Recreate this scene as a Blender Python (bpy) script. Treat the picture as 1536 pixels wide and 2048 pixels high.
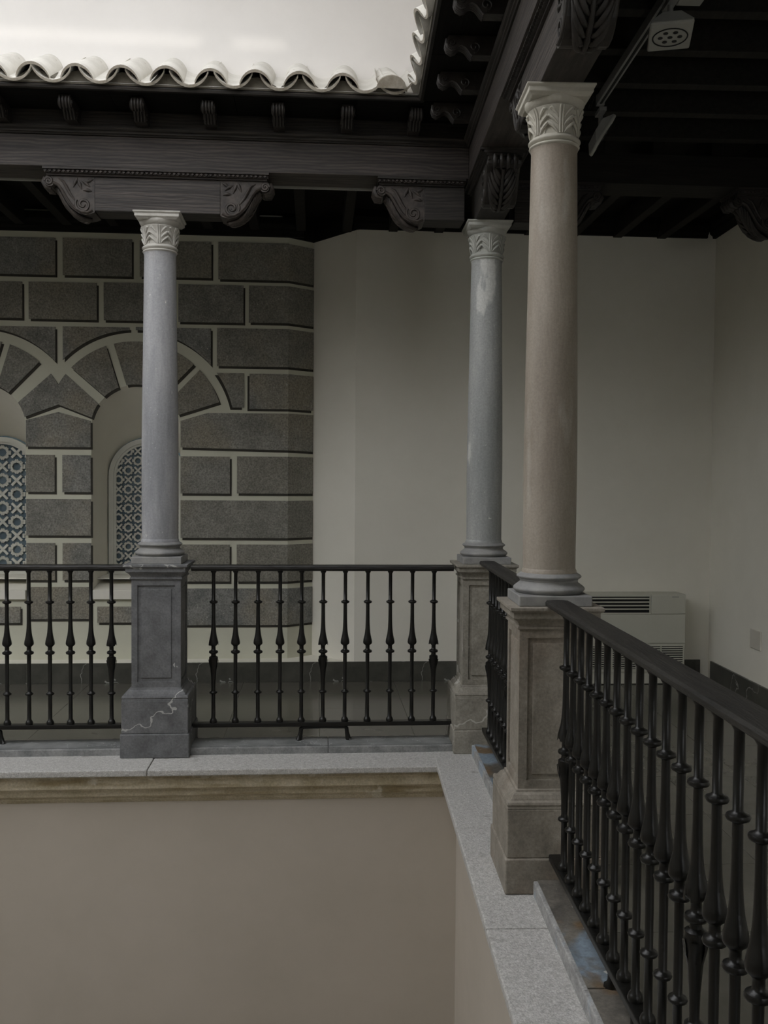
import bpy, bmesh, math, random
from mathutils import Matrix, Vector
from math import sin, cos, pi, radians, sqrt, atan2
random.seed(7)
S = bpy.context.scene
for o in list(bpy.data.objects): bpy.data.objects.remove(o)
COL = S.collection

# ------------------------------------------------------------------ camera
FPX, CXP, CYP = 1900.0, 768.0, 1024.0
EYE = Vector((0, 0, 1.6))
PSI, THE, RHO = radians(1.911), radians(1.765), radians(0.42)
_F = Vector((sin(PSI)*cos(THE), cos(PSI)*cos(THE), -sin(THE)))
_R0 = Vector((cos(PSI), -sin(PSI), 0)); _U0 = _R0.cross(_F)
_R = _R0*cos(RHO) + _U0*sin(RHO); _U = _U0*cos(RHO) - _R0*sin(RHO)
cd = bpy.data.cameras.new('camera'); cam = bpy.data.objects.new('camera', cd); COL.objects.link(cam)
cd.sensor_fit = 'VERTICAL'; cd.sensor_height = 36.0; cd.lens = 36.0*FPX/2048.0; cd.clip_start = 0.05
cam.matrix_world = Matrix(((_R.x, _U.x, -_F.x, EYE.x), (_R.y, _U.y, -_F.y, EYE.y), (_R.z, _U.z, -_F.z, EYE.z), (0, 0, 0, 1)))
S.camera = cam
# ------------------------------------------------------------------ light
W = bpy.data.worlds.new('sky'); S.world = W; W.use_nodes = True
bg = W.node_tree.nodes['Background']; bg.inputs[0].default_value = (0.97, 0.98, 1.0, 1); bg.inputs[1].default_value = 3.4
sd = bpy.data.lights.new('sun', 'SUN'); sd.energy = 0.42; sd.angle = radians(0.7); sd.color = (1, 0.95, 0.88)
sun = bpy.data.objects.new('sun', sd); COL.objects.link(sun)
SUND = Vector((0.2, 1.0, -0.17))
sun.rotation_euler = SUND.to_track_quat('-Z', 'Y').to_euler(); sun.location = (0, -3, 9)
S.view_settings.view_transform = 'Standard'; S.view_settings.look = 'None'
S.view_settings.gamma = 1.0; S.view_settings.use_curve_mapping = False
S.view_settings.exposure = 0.0

# ------------------------------------------------------------------ frames of the two wings (u along the wing, v away from the patio)
AL = radians(2.2)
CORNER = Vector((0.81, 5.82, 0))
MF = Matrix.Translation(CORNER) @ Matrix.Rotation(AL, 4, 'Z')
MR = Matrix.Translation(CORNER) @ Matrix.Rotation(-pi/2, 4, 'Z')
I4 = Matrix.Identity(4)
def far_uz(px, py, v):
    """picture point -> (u, z) on the far wing's plane at depth v"""
    r = _F + _R*((px-CXP)/FPX) - _U*((py-CYP)/FPX)
    n = (MF.to_3x3() @ Vector((0, 1, 0)))
    p0 = MF @ Vector((0, v, 0))
    p = EYE + r*((p0-EYE).dot(n)/r.dot(n))
    q = MF.inverted() @ p
    return q.x, q.z

# ------------------------------------------------------------------ materials
MATS = {}
def mat(name, c1, c2=None, scale=6.0, rough=0.7, bump=0.0, bscale=60.0, metal=0.0, stretch=(1, 1, 1), detail=6.0, spots=None, spec=0.5,
        veins=None, ramp=(0.35, 0.65), coat=0.0, fine=None, tint=None, grain=None):
    if name in MATS: return MATS[name]
    m = bpy.data.materials.new(name); m.use_nodes = True; nt = m.node_tree; N = nt.nodes; Lk = nt.links
    b = N['Principled BSDF']; b.inputs['Roughness'].default_value = rough; b.inputs['Metallic'].default_value = metal
    b.inputs['Specular IOR Level'].default_value = spec
    if coat: b.inputs['Coat Weight'].default_value = coat; b.inputs['Coat Roughness'].default_value = 0.15
    tc = N.new('ShaderNodeTexCoord'); mp = N.new('ShaderNodeMapping'); mp.inputs['Scale'].default_value = stretch
    Lk.new(tc.outputs['Object'], mp.inputs['Vector'])
    no = N.new('ShaderNodeTexNoise'); no.inputs['Scale'].default_value = scale; no.inputs['Detail'].default_value = detail
    no.inputs['Roughness'].default_value = 0.65
    Lk.new(mp.outputs[0], no.inputs['Vector'])
    cr = N.new('ShaderNodeValToRGB'); c2 = c2 or c1
    cr.color_ramp.elements[0].position = ramp[0]; cr.color_ramp.elements[0].color = (*c1, 1)
    cr.color_ramp.elements[1].position = ramp[1]; cr.color_ramp.elements[1].color = (*c2, 1)
    Lk.new(no.outputs['Fac'], cr.inputs[0]); out = cr.outputs[0]
    def layer(fac, col, src):
        mx = N.new('ShaderNodeMix'); mx.data_type = 'RGBA'
        Lk.new(fac, mx.inputs['Factor']); Lk.new(src, mx.inputs['A']); mx.inputs['B'].default_value = (*col, 1)
        return mx.outputs['Result']
    if spots and not isinstance(spots, list): spots = [spots]
    for sp in (spots or []):                     # (colour, scale, threshold[, softness, stretch, strength])
        sp = tuple(sp)+(None, None, None)[:max(0, 6-len(sp))]
        n2 = N.new('ShaderNodeTexNoise'); n2.inputs['Scale'].default_value = sp[1]; n2.inputs['Detail'].default_value = 4
        if sp[4]:
            m2 = N.new('ShaderNodeMapping'); m2.inputs['Scale'].default_value = sp[4]
            Lk.new(tc.outputs['Object'], m2.inputs['Vector']); Lk.new(m2.outputs[0], n2.inputs['Vector'])
        else: Lk.new(tc.outputs['Object'], n2.inputs['Vector'])
        r2 = N.new('ShaderNodeValToRGB'); r2.color_ramp.elements[0].position = sp[2]; r2.color_ramp.elements[1].position = sp[2]+(sp[3] or 0.06)
        k2 = sp[5] or 1.0; r2.color_ramp.elements[1].color = (k2, k2, k2, 1)
        Lk.new(n2.outputs['Fac'], r2.inputs[0]); out = layer(r2.outputs[0], sp[0], out)
    if tint:                                     # each piece leans to its own tint
        oi = N.new('ShaderNodeObjectInfo'); mu = N.new('ShaderNodeMath'); mu.operation = 'MULTIPLY'; mu.inputs[1].default_value = tint[1]
        Lk.new(oi.outputs['Random'], mu.inputs[0]); out = layer(mu.outputs[0], tint[0], out)
    if grain:                                    # (bands scale, distortion, amount)
        m5 = N.new('ShaderNodeMapping'); m5.inputs['Scale'].default_value = (.22, 1, 1); Lk.new(tc.outputs['Object'], m5.inputs['Vector'])
        wv = N.new('ShaderNodeTexWave'); wv.wave_type = 'BANDS'; wv.bands_direction = 'Z'; wv.inputs['Scale'].default_value = grain[0]
        wv.inputs['Distortion'].default_value = grain[1]; wv.inputs['Detail'].default_value = 3; wv.inputs['Detail Scale'].default_value = 1.2
        Lk.new(m5.outputs[0], wv.inputs['Vector'])
        m6 = N.new('ShaderNodeMapRange'); m6.inputs['To Min'].default_value = 1-grain[2]; m6.inputs['To Max'].default_value = 1+grain[2]*.6
        Lk.new(wv.outputs['Fac'], m6.inputs['Value'])
        m7 = N.new('ShaderNodeMix'); m7.data_type = 'RGBA'; m7.blend_type = 'MULTIPLY'; m7.inputs['Factor'].default_value = 1
        Lk.new(out, m7.inputs['A']); Lk.new(m6.outputs[0], m7.inputs['B']); out = m7.outputs['Result']
    if fine:                                     # fine grain multiplied over everything
        n4 = N.new('ShaderNodeTexNoise'); n4.inputs['Scale'].default_value = fine[0]; n4.inputs['Detail'].default_value = 3; n4.inputs['Roughness'].default_value = .7
        Lk.new(tc.outputs['Object'], n4.inputs['Vector'])
        mr = N.new('ShaderNodeMapRange'); mr.inputs['From Min'].default_value = .3; mr.inputs['From Max'].default_value = .7
        mr.inputs['To Min'].default_value = 1-fine[1]; mr.inputs['To Max'].default_value = 1+fine[1]
        Lk.new(n4.outputs['Fac'], mr.inputs['Value'])
        mm = N.new('ShaderNodeMix'); mm.data_type = 'RGBA'; mm.blend_type = 'MULTIPLY'; mm.inputs['Factor'].default_value = 1
        Lk.new(out, mm.inputs['A']); Lk.new(mr.outputs[0], mm.inputs['B']); out = mm.outputs['Result']
    if veins:                                    # (colour, scale, width)
        n3 = N.new('ShaderNodeTexNoise'); n3.inputs['Scale'].default_value = veins[1]; n3.inputs['Detail'].default_value = 5
        Lk.new(tc.outputs['Object'], n3.inputs['Vector'])
        sb = N.new('ShaderNodeMath'); sb.operation = 'SUBTRACT'; sb.inputs[1].default_value = 0.5
        ab = N.new('ShaderNodeMath'); ab.operation = 'ABSOLUTE'
        lt = N.new('ShaderNodeMath'); lt.operation = 'LESS_THAN'; lt.inputs[1].default_value = veins[2]
        Lk.new(n3.outputs['Fac'], sb.inputs[0]); Lk.new(sb.outputs[0], ab.inputs[0]); Lk.new(ab.outputs[0], lt.inputs[0])
        out = layer(lt.outputs[0], veins[0], out)
    Lk.new(out, b.inputs['Base Color'])
    if bump:
        nb = N.new('ShaderNodeTexNoise'); nb.inputs['Scale'].default_value = bscale; nb.inputs['Detail'].default_value = 5
        Lk.new(mp.outputs[0], nb.inputs['Vector'])
        bp = N.new('ShaderNodeBump'); bp.inputs['Strength'].default_value = min(1, bump); bp.inputs['Distance'].default_value = 0.006
        Lk.new(nb.outputs['Fac'], bp.inputs['Height']); Lk.new(bp.outputs[0], b.inputs['Normal'])
    MATS[name] = m
    return m

M_plaster = mat('gallery_plaster', (.74, .715, .63), (.79, .765, .68), 1.5, .85, .05, 25)
M_upper = mat('white_limewash', (.785, .76, .73), (.825, .80, .77), 2.0, .85, .08, 30)
M_patio = mat('beige_plaster', (.455, .41, .345), (.50, .45, .385), 1.2, .9, .05, 20)
M_joint = mat('greenish_mortar', (.565, .56, .455), (.61, .605, .495), 3, .9, .08, 40)
M_paint = mat('painted_block', (.145, .15, .14), (.275, .272, .25), 5, .9, .8, 80, detail=8, ramp=(.35, .65), spots=[((.30, .265, .20), 2.2, .48, .2, None, .7), ((.42, .40, .36), 60, .66)], fine=(75, .42), tint=((.235, .215, .165), .55))
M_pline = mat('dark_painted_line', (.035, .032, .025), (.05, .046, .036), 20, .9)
M_col1 = mat('grey_marble_shaft', (.235, .24, .255), (.44, .44, .45), 3.0, .6, .3, 45, stretch=(1.5, 1.5, .25), spots=[((.42, .36, .32), 2.2, .54, .12, (1.4, 1.4, .3), .7), ((.15, .185, .225), 2.6, .56, .1, (1.4, 1.4, .25), .7), ((.62, .61, .59), 55, .685)], fine=(90, .12))
M_col2 = mat('veined_grey_shaft', (.24, .25, .245), (.39, .395, .38), 3.0, .6, .25, 45, stretch=(1.5, 1.5, .25), spots=[((.55, .55, .52), 5, .60, .03, (1.4, 1.4, .35), .8), ((.60, .60, .57), 50, .70)], fine=(90, .15))
M_col3 = mat('brown_grey_shaft', (.235, .20, .16), (.375, .335, .28), 2.4, .6, .3, 60, stretch=(1.2, 1.2, .3), spots=[((.20, .155, .115), 1.6, .50, .2, (1.2, 1.2, .5), .75), ((.42, .39, .34), 6, .60, .1, (1.5, 1.5, .3), .6)], fine=(110, .12))
M_ped1 = mat('dark_grey_pedestal', (.095, .097, .10), (.165, .168, .172), 9, .65, .3, 80, veins=((.40, .40, .385), 1.6, .003), fine=(80, .2))
M_ped2 = mat('brown_stone_pedestal', (.20, .185, .155), (.32, .30, .255), 8, .7, .35, 70, veins=((.48, .46, .42), 1.5, .005), fine=(70, .22))
M_ped3 = mat('grey_brown_pedestal', (.19, .17, .14), (.31, .28, .235), 7, .7, .3, 70, spots=((.2, .15, .11), 2.4, .52, .15, None, .7), fine=(80, .2))
M_cap = mat('pale_capital_stone', (.43, .415, .375), (.56, .54, .50), 8, .75, .3, 70)
M_ledge = mat('pale_granite', (.36, .35, .33), (.56, .55, .53), 60, .85, .7, 130, ramp=(.3, .7), spots=((.27, .255, .235), 5, .66), fine=(160, .3))
M_corn = mat('ochre_limestone', (.40, .345, .235), (.56, .50, .38), 6, .85, .3, 60, spots=[((.30, .24, .14), 4, .55, .12, (.4, 1, 3)), ((.62, .58, .48), 7, .62)], fine=(90, .2))
M_kerb = mat('slate_kerb', (.13, .135, .135), (.24, .245, .245), 7, .6, .3, 40, veins=((.42, .42, .42), 3, .0015))
M_kerbw = mat('worn_slate_top', (.075, .07, .063), (.19, .175, .15), 7, .4, .5, 40, spots=[((.20, .25, .30), 3.2, .53, .06), ((.16, .11, .065), 4.5, .58, .08), ((.52, .52, .50), 30, .685)], fine=(60, .25))
M_kerbg = mat('grey_slate_face', (.16, .165, .165), (.29, .29, .285), 8, .7, .4, 60, fine=(80, .2))
M_kerbf = mat('worn_slate_face', (.22, .22, .215), (.40, .395, .385), 12, .75, .6, 60, spots=[((.30, .34, .38), 5, .58)], fine=(90, .25))
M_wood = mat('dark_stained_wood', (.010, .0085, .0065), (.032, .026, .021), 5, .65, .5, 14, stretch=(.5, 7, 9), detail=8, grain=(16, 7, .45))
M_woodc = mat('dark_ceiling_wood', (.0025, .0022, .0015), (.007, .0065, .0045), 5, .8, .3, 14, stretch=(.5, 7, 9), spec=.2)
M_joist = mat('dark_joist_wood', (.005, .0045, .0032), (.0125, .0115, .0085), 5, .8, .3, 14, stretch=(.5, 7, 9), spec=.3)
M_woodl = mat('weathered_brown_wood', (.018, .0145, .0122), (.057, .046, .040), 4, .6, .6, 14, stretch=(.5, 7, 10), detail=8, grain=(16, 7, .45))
M_carve = mat('carved_brown_wood', (.020, .0165, .014), (.075, .061, .052), 14, .6, .5, 40)
M_carved = mat('carved_dark_wood', (.010, .0085, .007), (.030, .025, .021), 14, .5, .5, 40)
M_iron = mat('black_iron', (.0035, .0035, .003), (.008, .0075, .0065), 12, .34, .15, 60, spec=.4)
M_railtop = mat('worn_black_handrail', (.007, .0065, .006), (.026, .024, .021), 8, .5, .7, 24, stretch=(.6, 6, 6))
M_tile = mat('limewashed_tile', (.66, .64, .59), (.80, .78, .73), 9, .85, .4, 60, spots=((.45, .41, .34), 14, .66))
M_tileedge = mat('tile_clay', (.30, .26, .20), (.52, .48, .41), 14, .85, .4, 50)
M_mortar = mat('eave_mortar', (.10, .09, .07), (.17, .155, .125), 10, .9, .5, 40)
M_floor = mat('polished_stone_floor', (.088, .084, .068), (.125, .118, .098), 3, .22, 0, veins=((.2, .19, .165), .9, .0006))
M_grout = mat('floor_grout', (.16, .155, .13), rough=.8)
M_base = mat('dark_marble_baseboard', (.050, .050, .042), (.085, .083, .070), 6, .35, 0, veins=((.32, .32, .30), 1.6, .003))
M_ac = mat('cream_enamel', (.50, .495, .42), (.53, .525, .45), 2, .4)
M_acd = mat('dark_slot', (.006, .006, .006), rough=.8)
M_grey = mat('grey_metal', (.20, .20, .19), (.24, .24, .23), 8, .45)
M_lamp = mat('pale_lamp_plate', (.30, .30, .27), (.34, .34, .31), 8, .5)
M_white = mat('white_lattice', (.66, .66, .60), (.74, .74, .68), 5, .8)
M_switch = mat('ivory_plastic', (.60, .57, .50), (.62, .59, .52), 5, .4)
M_pane = mat('blue_window_pane', (.09, .14, .18), (.16, .22, .27), 3, .15, spec=.6)
M_ground = mat('patio_paving', (.36, .34, .30), (.46, .44, .40), 4, .8)

# ------------------------------------------------------------------ mesh helpers
class MB:
    def __init__(s): s.v = []; s.f = []
    def add(s, vs, fs):
        o = len(s.v); s.v += [tuple(p) for p in vs]; s.f += [tuple(i+o for i in q) for q in fs]; return s
    def box(s, x0, x1, y0, y1, z0, z1):
        return s.add([(x0, y0, z0), (x1, y0, z0), (x1, y1, z0), (x0, y1, z0), (x0, y0, z1), (x1, y0, z1), (x1, y1, z1), (x0, y1, z1)],
                     [(3, 2, 1, 0), (4, 5, 6, 7), (0, 1, 5, 4), (1, 2, 6, 5), (2, 3, 7, 6), (3, 0, 4, 7)])
    def lathe(s, prof, seg=32, c=(0, 0)):
        vs = []; n = len(prof)
        for r, z in prof:
            for k in range(seg): a = 2*pi*k/seg; vs.append((c[0]+r*cos(a), c[1]+r*sin(a), z))
        fs = [(i*seg+k, i*seg+(k+1) % seg, (i+1)*seg+(k+1) % seg, (i+1)*seg+k) for i in range(n-1) for k in range(seg)]
        fs.append(tuple(range(seg-1, -1, -1))); fs.append(tuple((n-1)*seg+k for k in range(seg)))
        return s.add(vs, fs)
    def square(s, prof, c=(0, 0)):               # stacked square sections (half, z)
        vs = []; n = len(prof)
        for h, z in prof: vs += [(c[0]-h, c[1]-h, z), (c[0]+h, c[1]-h, z), (c[0]+h, c[1]+h, z), (c[0]-h, c[1]+h, z)]
        fs = [(i*4+k, i*4+(k+1) % 4, (i+1)*4+(k+1) % 4, (i+1)*4+k) for i in range(n-1) for k in range(4)]
        fs += [(3, 2, 1, 0), tuple((n-1)*4+k for k in range(4))]
        return s.add(vs, fs)
    def prism(s, poly, y0, y1):                  # poly in (x, z), extruded along y
        n = len(poly)
        vs = [(p[0], y0, p[1]) for p in poly] + [(p[0], y1, p[1]) for p in poly]
        fs = [tuple(range(n)), tuple(range(2*n-1, n-1, -1))] + [(i, n+i, n+(i+1) % n, (i+1) % n) for i in range(n)]
        return s.add(vs, fs)
    def sweep_u(s, prof, u0, u1):                # prof in (y, z) closed, extruded along x
        n = len(prof)
        vs = [(u0, p[0], p[1]) for p in prof] + [(u1, p[0], p[1]) for p in prof]
        fs = [tuple(range(n)), tuple(range(2*n-1, n-1, -1))] + [(i, n+i, n+(i+1) % n, (i+1) % n) for i in range(n)]
        return s.add(vs, fs)
    def tube(s, pts, r, seg=8):
        pts = [Vector(p) for p in pts]; n = len(pts); vs = []
        rr = r if isinstance(r, (list, tuple)) else [r]*n
        up = None
        for i, p in enumerate(pts):
            t = (pts[min(i+1, n-1)]-pts[max(i-1, 0)]).normalized()
            if up is None:
                up = Vector((0, 0, 1)) if abs(t.z) < .9 else Vector((0, 1, 0))
            a = t.cross(up)
            if a.length < 1e-6: a = t.orthogonal()
            a.normalize(); b = a.cross(t).normalized(); up = b
            for k in range(seg): w = 2*pi*k/seg; vs.append(p + a*(rr[i]*cos(w)) + b*(rr[i]*sin(w)))
        fs = [(i*seg+k, i*seg+(k+1) % seg, (i+1)*seg+(k+1) % seg, (i+1)*seg+k) for i in range(n-1) for k in range(seg)]
        fs += [tuple(range(seg-1, -1, -1)), tuple((n-1)*seg+k for k in range(seg))]
        return s.add(vs, fs)
    def grid(s, fn, nu, nv, thick=None):         # fn(i/nu, j/nv) -> point ; optional thickness vector function
        o = [fn(i/nu, j/nv) for j in range(nv+1) for i in range(nu+1)]
        q = [(j*(nu+1)+i, j*(nu+1)+i+1, (j+1)*(nu+1)+i+1, (j+1)*(nu+1)+i) for j in range(nv) for i in range(nu)]
        if not thick: return s.add(o, q)
        t = [tuple(Vector(p)+Vector(thick(i/nu, j/nv))) for (p, (i, j)) in zip(o, [(i, j) for j in range(nv+1) for i in range(nu+1)])]
        m = len(o); fs = q + [tuple(m+k for k in reversed(f)) for f in q]
        rim = [i for i in range(nu+1)] + [j*(nu+1)+nu for j in range(1, nv+1)] + [nv*(nu+1)+i for i in range(nu-1, -1, -1)] + [j*(nu+1) for j in range(nv-1, 0, -1)]
        for a, b in zip(rim, rim[1:]+rim[:1]): fs.append((b, a, m+a, m+b))
        return s.add(list(o)+t, fs)
    def mesh(s, name, m, smooth=None):
        me = bpy.data.meshes.new(name); me.from_pydata(s.v, [], s.f); me.update()
        bm = bmesh.new(); bm.from_mesh(me); bmesh.ops.recalc_face_normals(bm, faces=bm.faces); bm.to_mesh(me); bm.free()
        me.materials.append(m)
        if smooth is not None:
            for p in me.polygons: p.use_smooth = True
            me.set_sharp_from_angle(angle=radians(smooth))
        return me
    def build(s, name, m, parent=None, M=None, smooth=None, bevel=0):
        return put(name, s.mesh(name, m, smooth), parent, M, bevel)
def put(name, me, parent=None, M=None, bevel=0):
    o = bpy.data.objects.new(name, me); COL.objects.link(o)
    if parent: o.parent = parent
    if M is not None: o.matrix_local = M
    if bevel:
        b = o.modifiers.new('bevel', 'BEVEL'); b.width = bevel; b.segments = 2; b.limit_method = 'ANGLE'; b.angle_limit = radians(40)
    return o
def thing(name, label, cat, M=I4, group=None):
    o = bpy.data.objects.new(name, None); COL.objects.link(o); o.matrix_world = M; o.empty_display_size = .1
    return tag(o, label, cat, group)
def tag(o, label, cat, group=None):
    o['label'] = label; o['category'] = cat
    if group: o['group'] = group
    return o
def struct(o, label=None):
    o['kind'] = 'structure'
    if label: o['label'] = label
    return o
def T(x, y, z): return Matrix.Translation((x, y, z))
def RZ(a): return Matrix.Rotation(a, 4, 'Z')
def curve_plate(name, outer, holes, y0, y1, m):
    """plate in the local x-z plane with holes, from y0 to y1 (filled by the curve tessellator)"""
    cu = bpy.data.curves.new(name, 'CURVE'); cu.dimensions = '2D'; cu.fill_mode = 'BOTH'; cu.extrude = abs(y1-y0)/2
    for lp in [outer]+holes:
        sp = cu.splines.new('POLY'); sp.points.add(len(lp)-1); sp.use_cyclic_u = True
        for q, p in zip(sp.points, lp): q.co = (p[0], p[1], 0, 1)
    t = bpy.data.objects.new('tmp', cu); COL.objects.link(t)
    dg = bpy.context.evaluated_depsgraph_get(); me = bpy.data.meshes.new_from_object(t.evaluated_get(dg))
    bpy.data.objects.remove(t); bpy.data.curves.remove(cu)
    yc = (y0+y1)/2
    for v in me.vertices: x, y, z = v.co; v.co = (x, yc-z, y)
    me.name = name; me.materials.clear(); me.materials.append(m)
    bm = bmesh.new(); bm.from_mesh(me); bmesh.ops.remove_doubles(bm, verts=bm.verts, dist=1e-5)
    bmesh.ops.recalc_face_normals(bm, faces=bm.faces); bm.to_mesh(me); bm.free()
    for p in me.polygons: p.use_smooth = False
    return me
def arc(cx, cz, r, a0, a1, n): return [(cx+r*cos(radians(a0+(a1-a0)*i/n)), cz+r*sin(radians(a0+(a1-a0)*i/n))) for i in range(n+1)]

# ================================================================== STRUCTURE
ZW, ZC = 3.61, 3.75                               # top of the plaster, ceiling boards
XR = 2.955                                        # right wall
VW = 1.83                                         # far plaster wall
V0, UB, VG, UG, UP = 2.0, -1.26, 2.15, -1.06, -0.72   # painted wall plane, its bend, the groove, the pilaster edge

# floors (slab + tiles)
def floor_piece(name, M, u0, u1, v0, v1, tu, tv, off, label, tiles=True):
    f = MB().box(u0, u1, v0, v1, -.12, -.002).build(name, M_grout, None, M); struct(f, label)
    if not tiles: return f
    me = MB().box(0.0015, tu-.0015, 0.0015, tv-.0015, -.004, 0).mesh('floor_tile', M_floor)
    nu = int((u1-u0)/tu)+1; nv = int((v1-v0)/tv)+1
    for j in range(nv):
        for i in range(nu):
            a, b = u0+i*tu, v0+j*tv
            if a+tu > u1+.02 or b+tv > v1+.02: continue
            put('floor_tile', me, f, T(a, b, 0))
    return f
fl = floor_piece('floor', MF, -5.2, 0.2, .06, 2.16, .6, .42, 0, 'polished dark stone floor of the far gallery')
fl2 = floor_piece('floor', MR @ T(0, 0, -.0015), -2.3, 4.3, .08, 2.18, .6, .42, 0, 'polished dark stone floor of the right gallery')
for (n, b) in (('floor', (-11, 3.2, -1.8, .45, -.12, 0)), ('floor', (-11, -9, .45, 8.2, -.12, -.004)), ('floor', (-9, -4.2, 5.50, 8.2, -.12, -.006)), ('floor', (.8, 3.2, .4, 1.6, -.12, -.008))):
    struct(MB().box(*b).build(n, M_floor), 'stone gallery floor outside the picture')
struct(MB().box(-10, 1.5, -1, 6.2, -4.3, -4.2).build('floor', M_ground), 'pale patio ground far below')

# painted far wall with its two arched niches
CB, ZS, RI = -2.479, 2.018, .352
PIER = -3.088; CA = 2*PIER-CB
def arch_loop(c, zb, zs, r, n=24): return [(c-r, zb), (c+r, zb)] + arc(c, zs, r, 0, 180, n)
SILL = .715
me = curve_plate('wall_far', [(-12, -.1), (UB, -.1), (UB, 3.9), (-12, 3.9)], [arch_loop(CA, SILL, ZS, RI), arch_loop(CB, SILL, ZS, RI)], V0, V0+.02, M_joint)
wfar = struct(put('wall_far', me, None, MF), 'gallery wall painted with grey blocks around arched windows')
MB().prism([(0, -.1), (0, 3.9), (.25, 3.9), (.25, -.1)], 0, .02).build('wall_return', M_joint, wfar, T(UB, V0, 0) @ RZ(atan2(VG-V0, UG-UB)))
wp = MB().add([(UG, VG, -.1), (UP, VW, -.1), (2.6, VW, -.1), (2.6, VW+.35, -.1), (UG, VG+.05, -.1), (UG, VG, 3.9), (UP, VW, 3.9), (2.6, VW, 3.9), (2.6, VW+.35, 3.9), (UG, VG+.05, 3.9)],
              [(0, 1, 6, 5), (1, 2, 7, 6), (2, 3, 8, 7), (3, 4, 9, 8), (4, 0, 5, 9), (0, 4, 3, 2, 1), (5, 6, 7, 8, 9)]).build('wall_far', M_plaster, None, MF)
struct(wp, 'plain pale plaster wall at the end of the gallery')
struct(MB().box(XR, XR+.3, -1.9, 8.4, -.1, 3.9).build('wall_right', M_plaster), 'pale plaster wall on the right of the gallery')
wn = struct(put('wall_near', curve_plate('wall_near', [(-11.3, -.1), (XR+.3, -.1), (XR+.3, 3.9), (-11.3, 3.9)], [[(1.15, .6), (2.65, .6), (2.65, 1.95), (1.15, 1.95)]], -1.95, -1.7, M_plaster)), 'plaster wall behind the camera')  # opening added out of view to let more daylight into the right gallery
w3 = bpy.data.objects.new('window_3', None); COL.objects.link(w3); w3.location = (1.9, -1.85, .6); struct(w3, 'added unseen window at the near end, brightening the right gallery')
for n_, b_ in (('jamb', (-.75, -.70, -.03, .03, 0, 1.35)), ('jamb', (.70, .75, -.03, .03, 0, 1.35)), ('mullion', (-.025, .025, -.03, .03, .05, 1.30)), ('head', (-.70, .70, -.03, .03, 1.30, 1.35)), ('sill', (-.70, .70, -.03, .03, 0, .05))):
    MB().box(*b_).build(n_, M_white, w3, I4)
struct(MB().box(-11.3, -11.0, -1.9, 8.4, -.1, 3.9).build('wall_left', M_plaster), 'plaster wall of the left gallery')
# lower patio walls
struct(MB().box(-9.6, .9, -.33, -.10, -4.25, -.16).build('wall_patio_far', M_patio, None, MF @ T(-.35, 0, 0)), 'beige patio wall below the far ledge')
struct(MB().box(.1, 5.2, -.19, .0, -4.25, -.12).build('wall_patio_right', M_patio, None, MR), 'beige patio wall below the right ledge')
struct(MB().box(-9.4, .9, .3, .5, -4.25, -.1).build('wall_patio_near', M_patio), 'beige patio wall below the near gallery')
struct(MB().box(-9.2, -9.0, .3, 6, -4.25, -.1).build('wall_patio_left', M_patio), 'beige patio wall on the left')
# upper walls above the eaves
UT = 4.96
struct(MB().box(-10.2, .1, -.12, .1, 3.80, 5.2).build('wall_upper_far', M_upper, None, MF), 'white wall above the tiled eave')
struct(MB().box(-.1, 5.5, -.10, .1, 3.80, 5.2).build('wall_upper_right', M_upper, None, MR), 'white upper wall above the right eave')
struct(MB().box(-9.4, 1.0, .5, .7, 3.76, UT).build('wall_upper_near', M_upper), 'white upper wall on the near side')
struct(MB().box(-9.4, -9.2, .5, 6.2, 3.76, 3.98).build('wall_upper_left', M_upper), 'white upper wall on the left side')
# added unseen beam, strut and closed end that shape the sun band opposite
struct(MB().box(-9.4, 1.0, .5, .7, UT+.105, UT+.36).build('trim_1', M_upper), 'added unseen beam over the near wall, cutting the sun band at its top')
struct(MB().box(-1.40, 1.0, .5, .7, UT, UT+.105).build('trim_2', M_upper), 'added unseen block that ends the slot for the sun band')
struct(MB().prism([(-1.90, UT), (-1.78, UT), (-1.72, UT+.105), (-1.84, UT+.105)], .5, .7).build('trim_3', M_upper), 'added unseen slanted strut that casts the gap in the sun band')

# added unseen ring that keeps high sky light off the upper walls
struct(MB().box(-10.2, .1, -1.15, .1, 5.15, 5.27).build('ceiling', M_upper, None, MF), 'added unseen white ring shading the upper wall, far side')
struct(MB().box(1.2, 5.5, -1.15, .1, 5.152, 5.272).build('ceiling', M_upper, None, MR), 'added unseen white ring shading the upper wall, right side')
# ceilings
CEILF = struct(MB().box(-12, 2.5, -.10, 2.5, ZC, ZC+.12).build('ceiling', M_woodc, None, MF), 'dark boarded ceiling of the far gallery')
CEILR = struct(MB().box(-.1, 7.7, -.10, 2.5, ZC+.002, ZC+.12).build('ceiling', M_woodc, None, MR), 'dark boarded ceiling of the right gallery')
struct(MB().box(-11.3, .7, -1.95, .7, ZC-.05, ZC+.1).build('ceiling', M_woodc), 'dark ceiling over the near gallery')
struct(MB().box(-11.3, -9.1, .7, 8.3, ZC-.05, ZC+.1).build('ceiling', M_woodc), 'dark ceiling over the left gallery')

# baseboards
bb = MB().box(-4.2, 2.2, VW-.018, V0+.0, -.002, .158)
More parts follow.
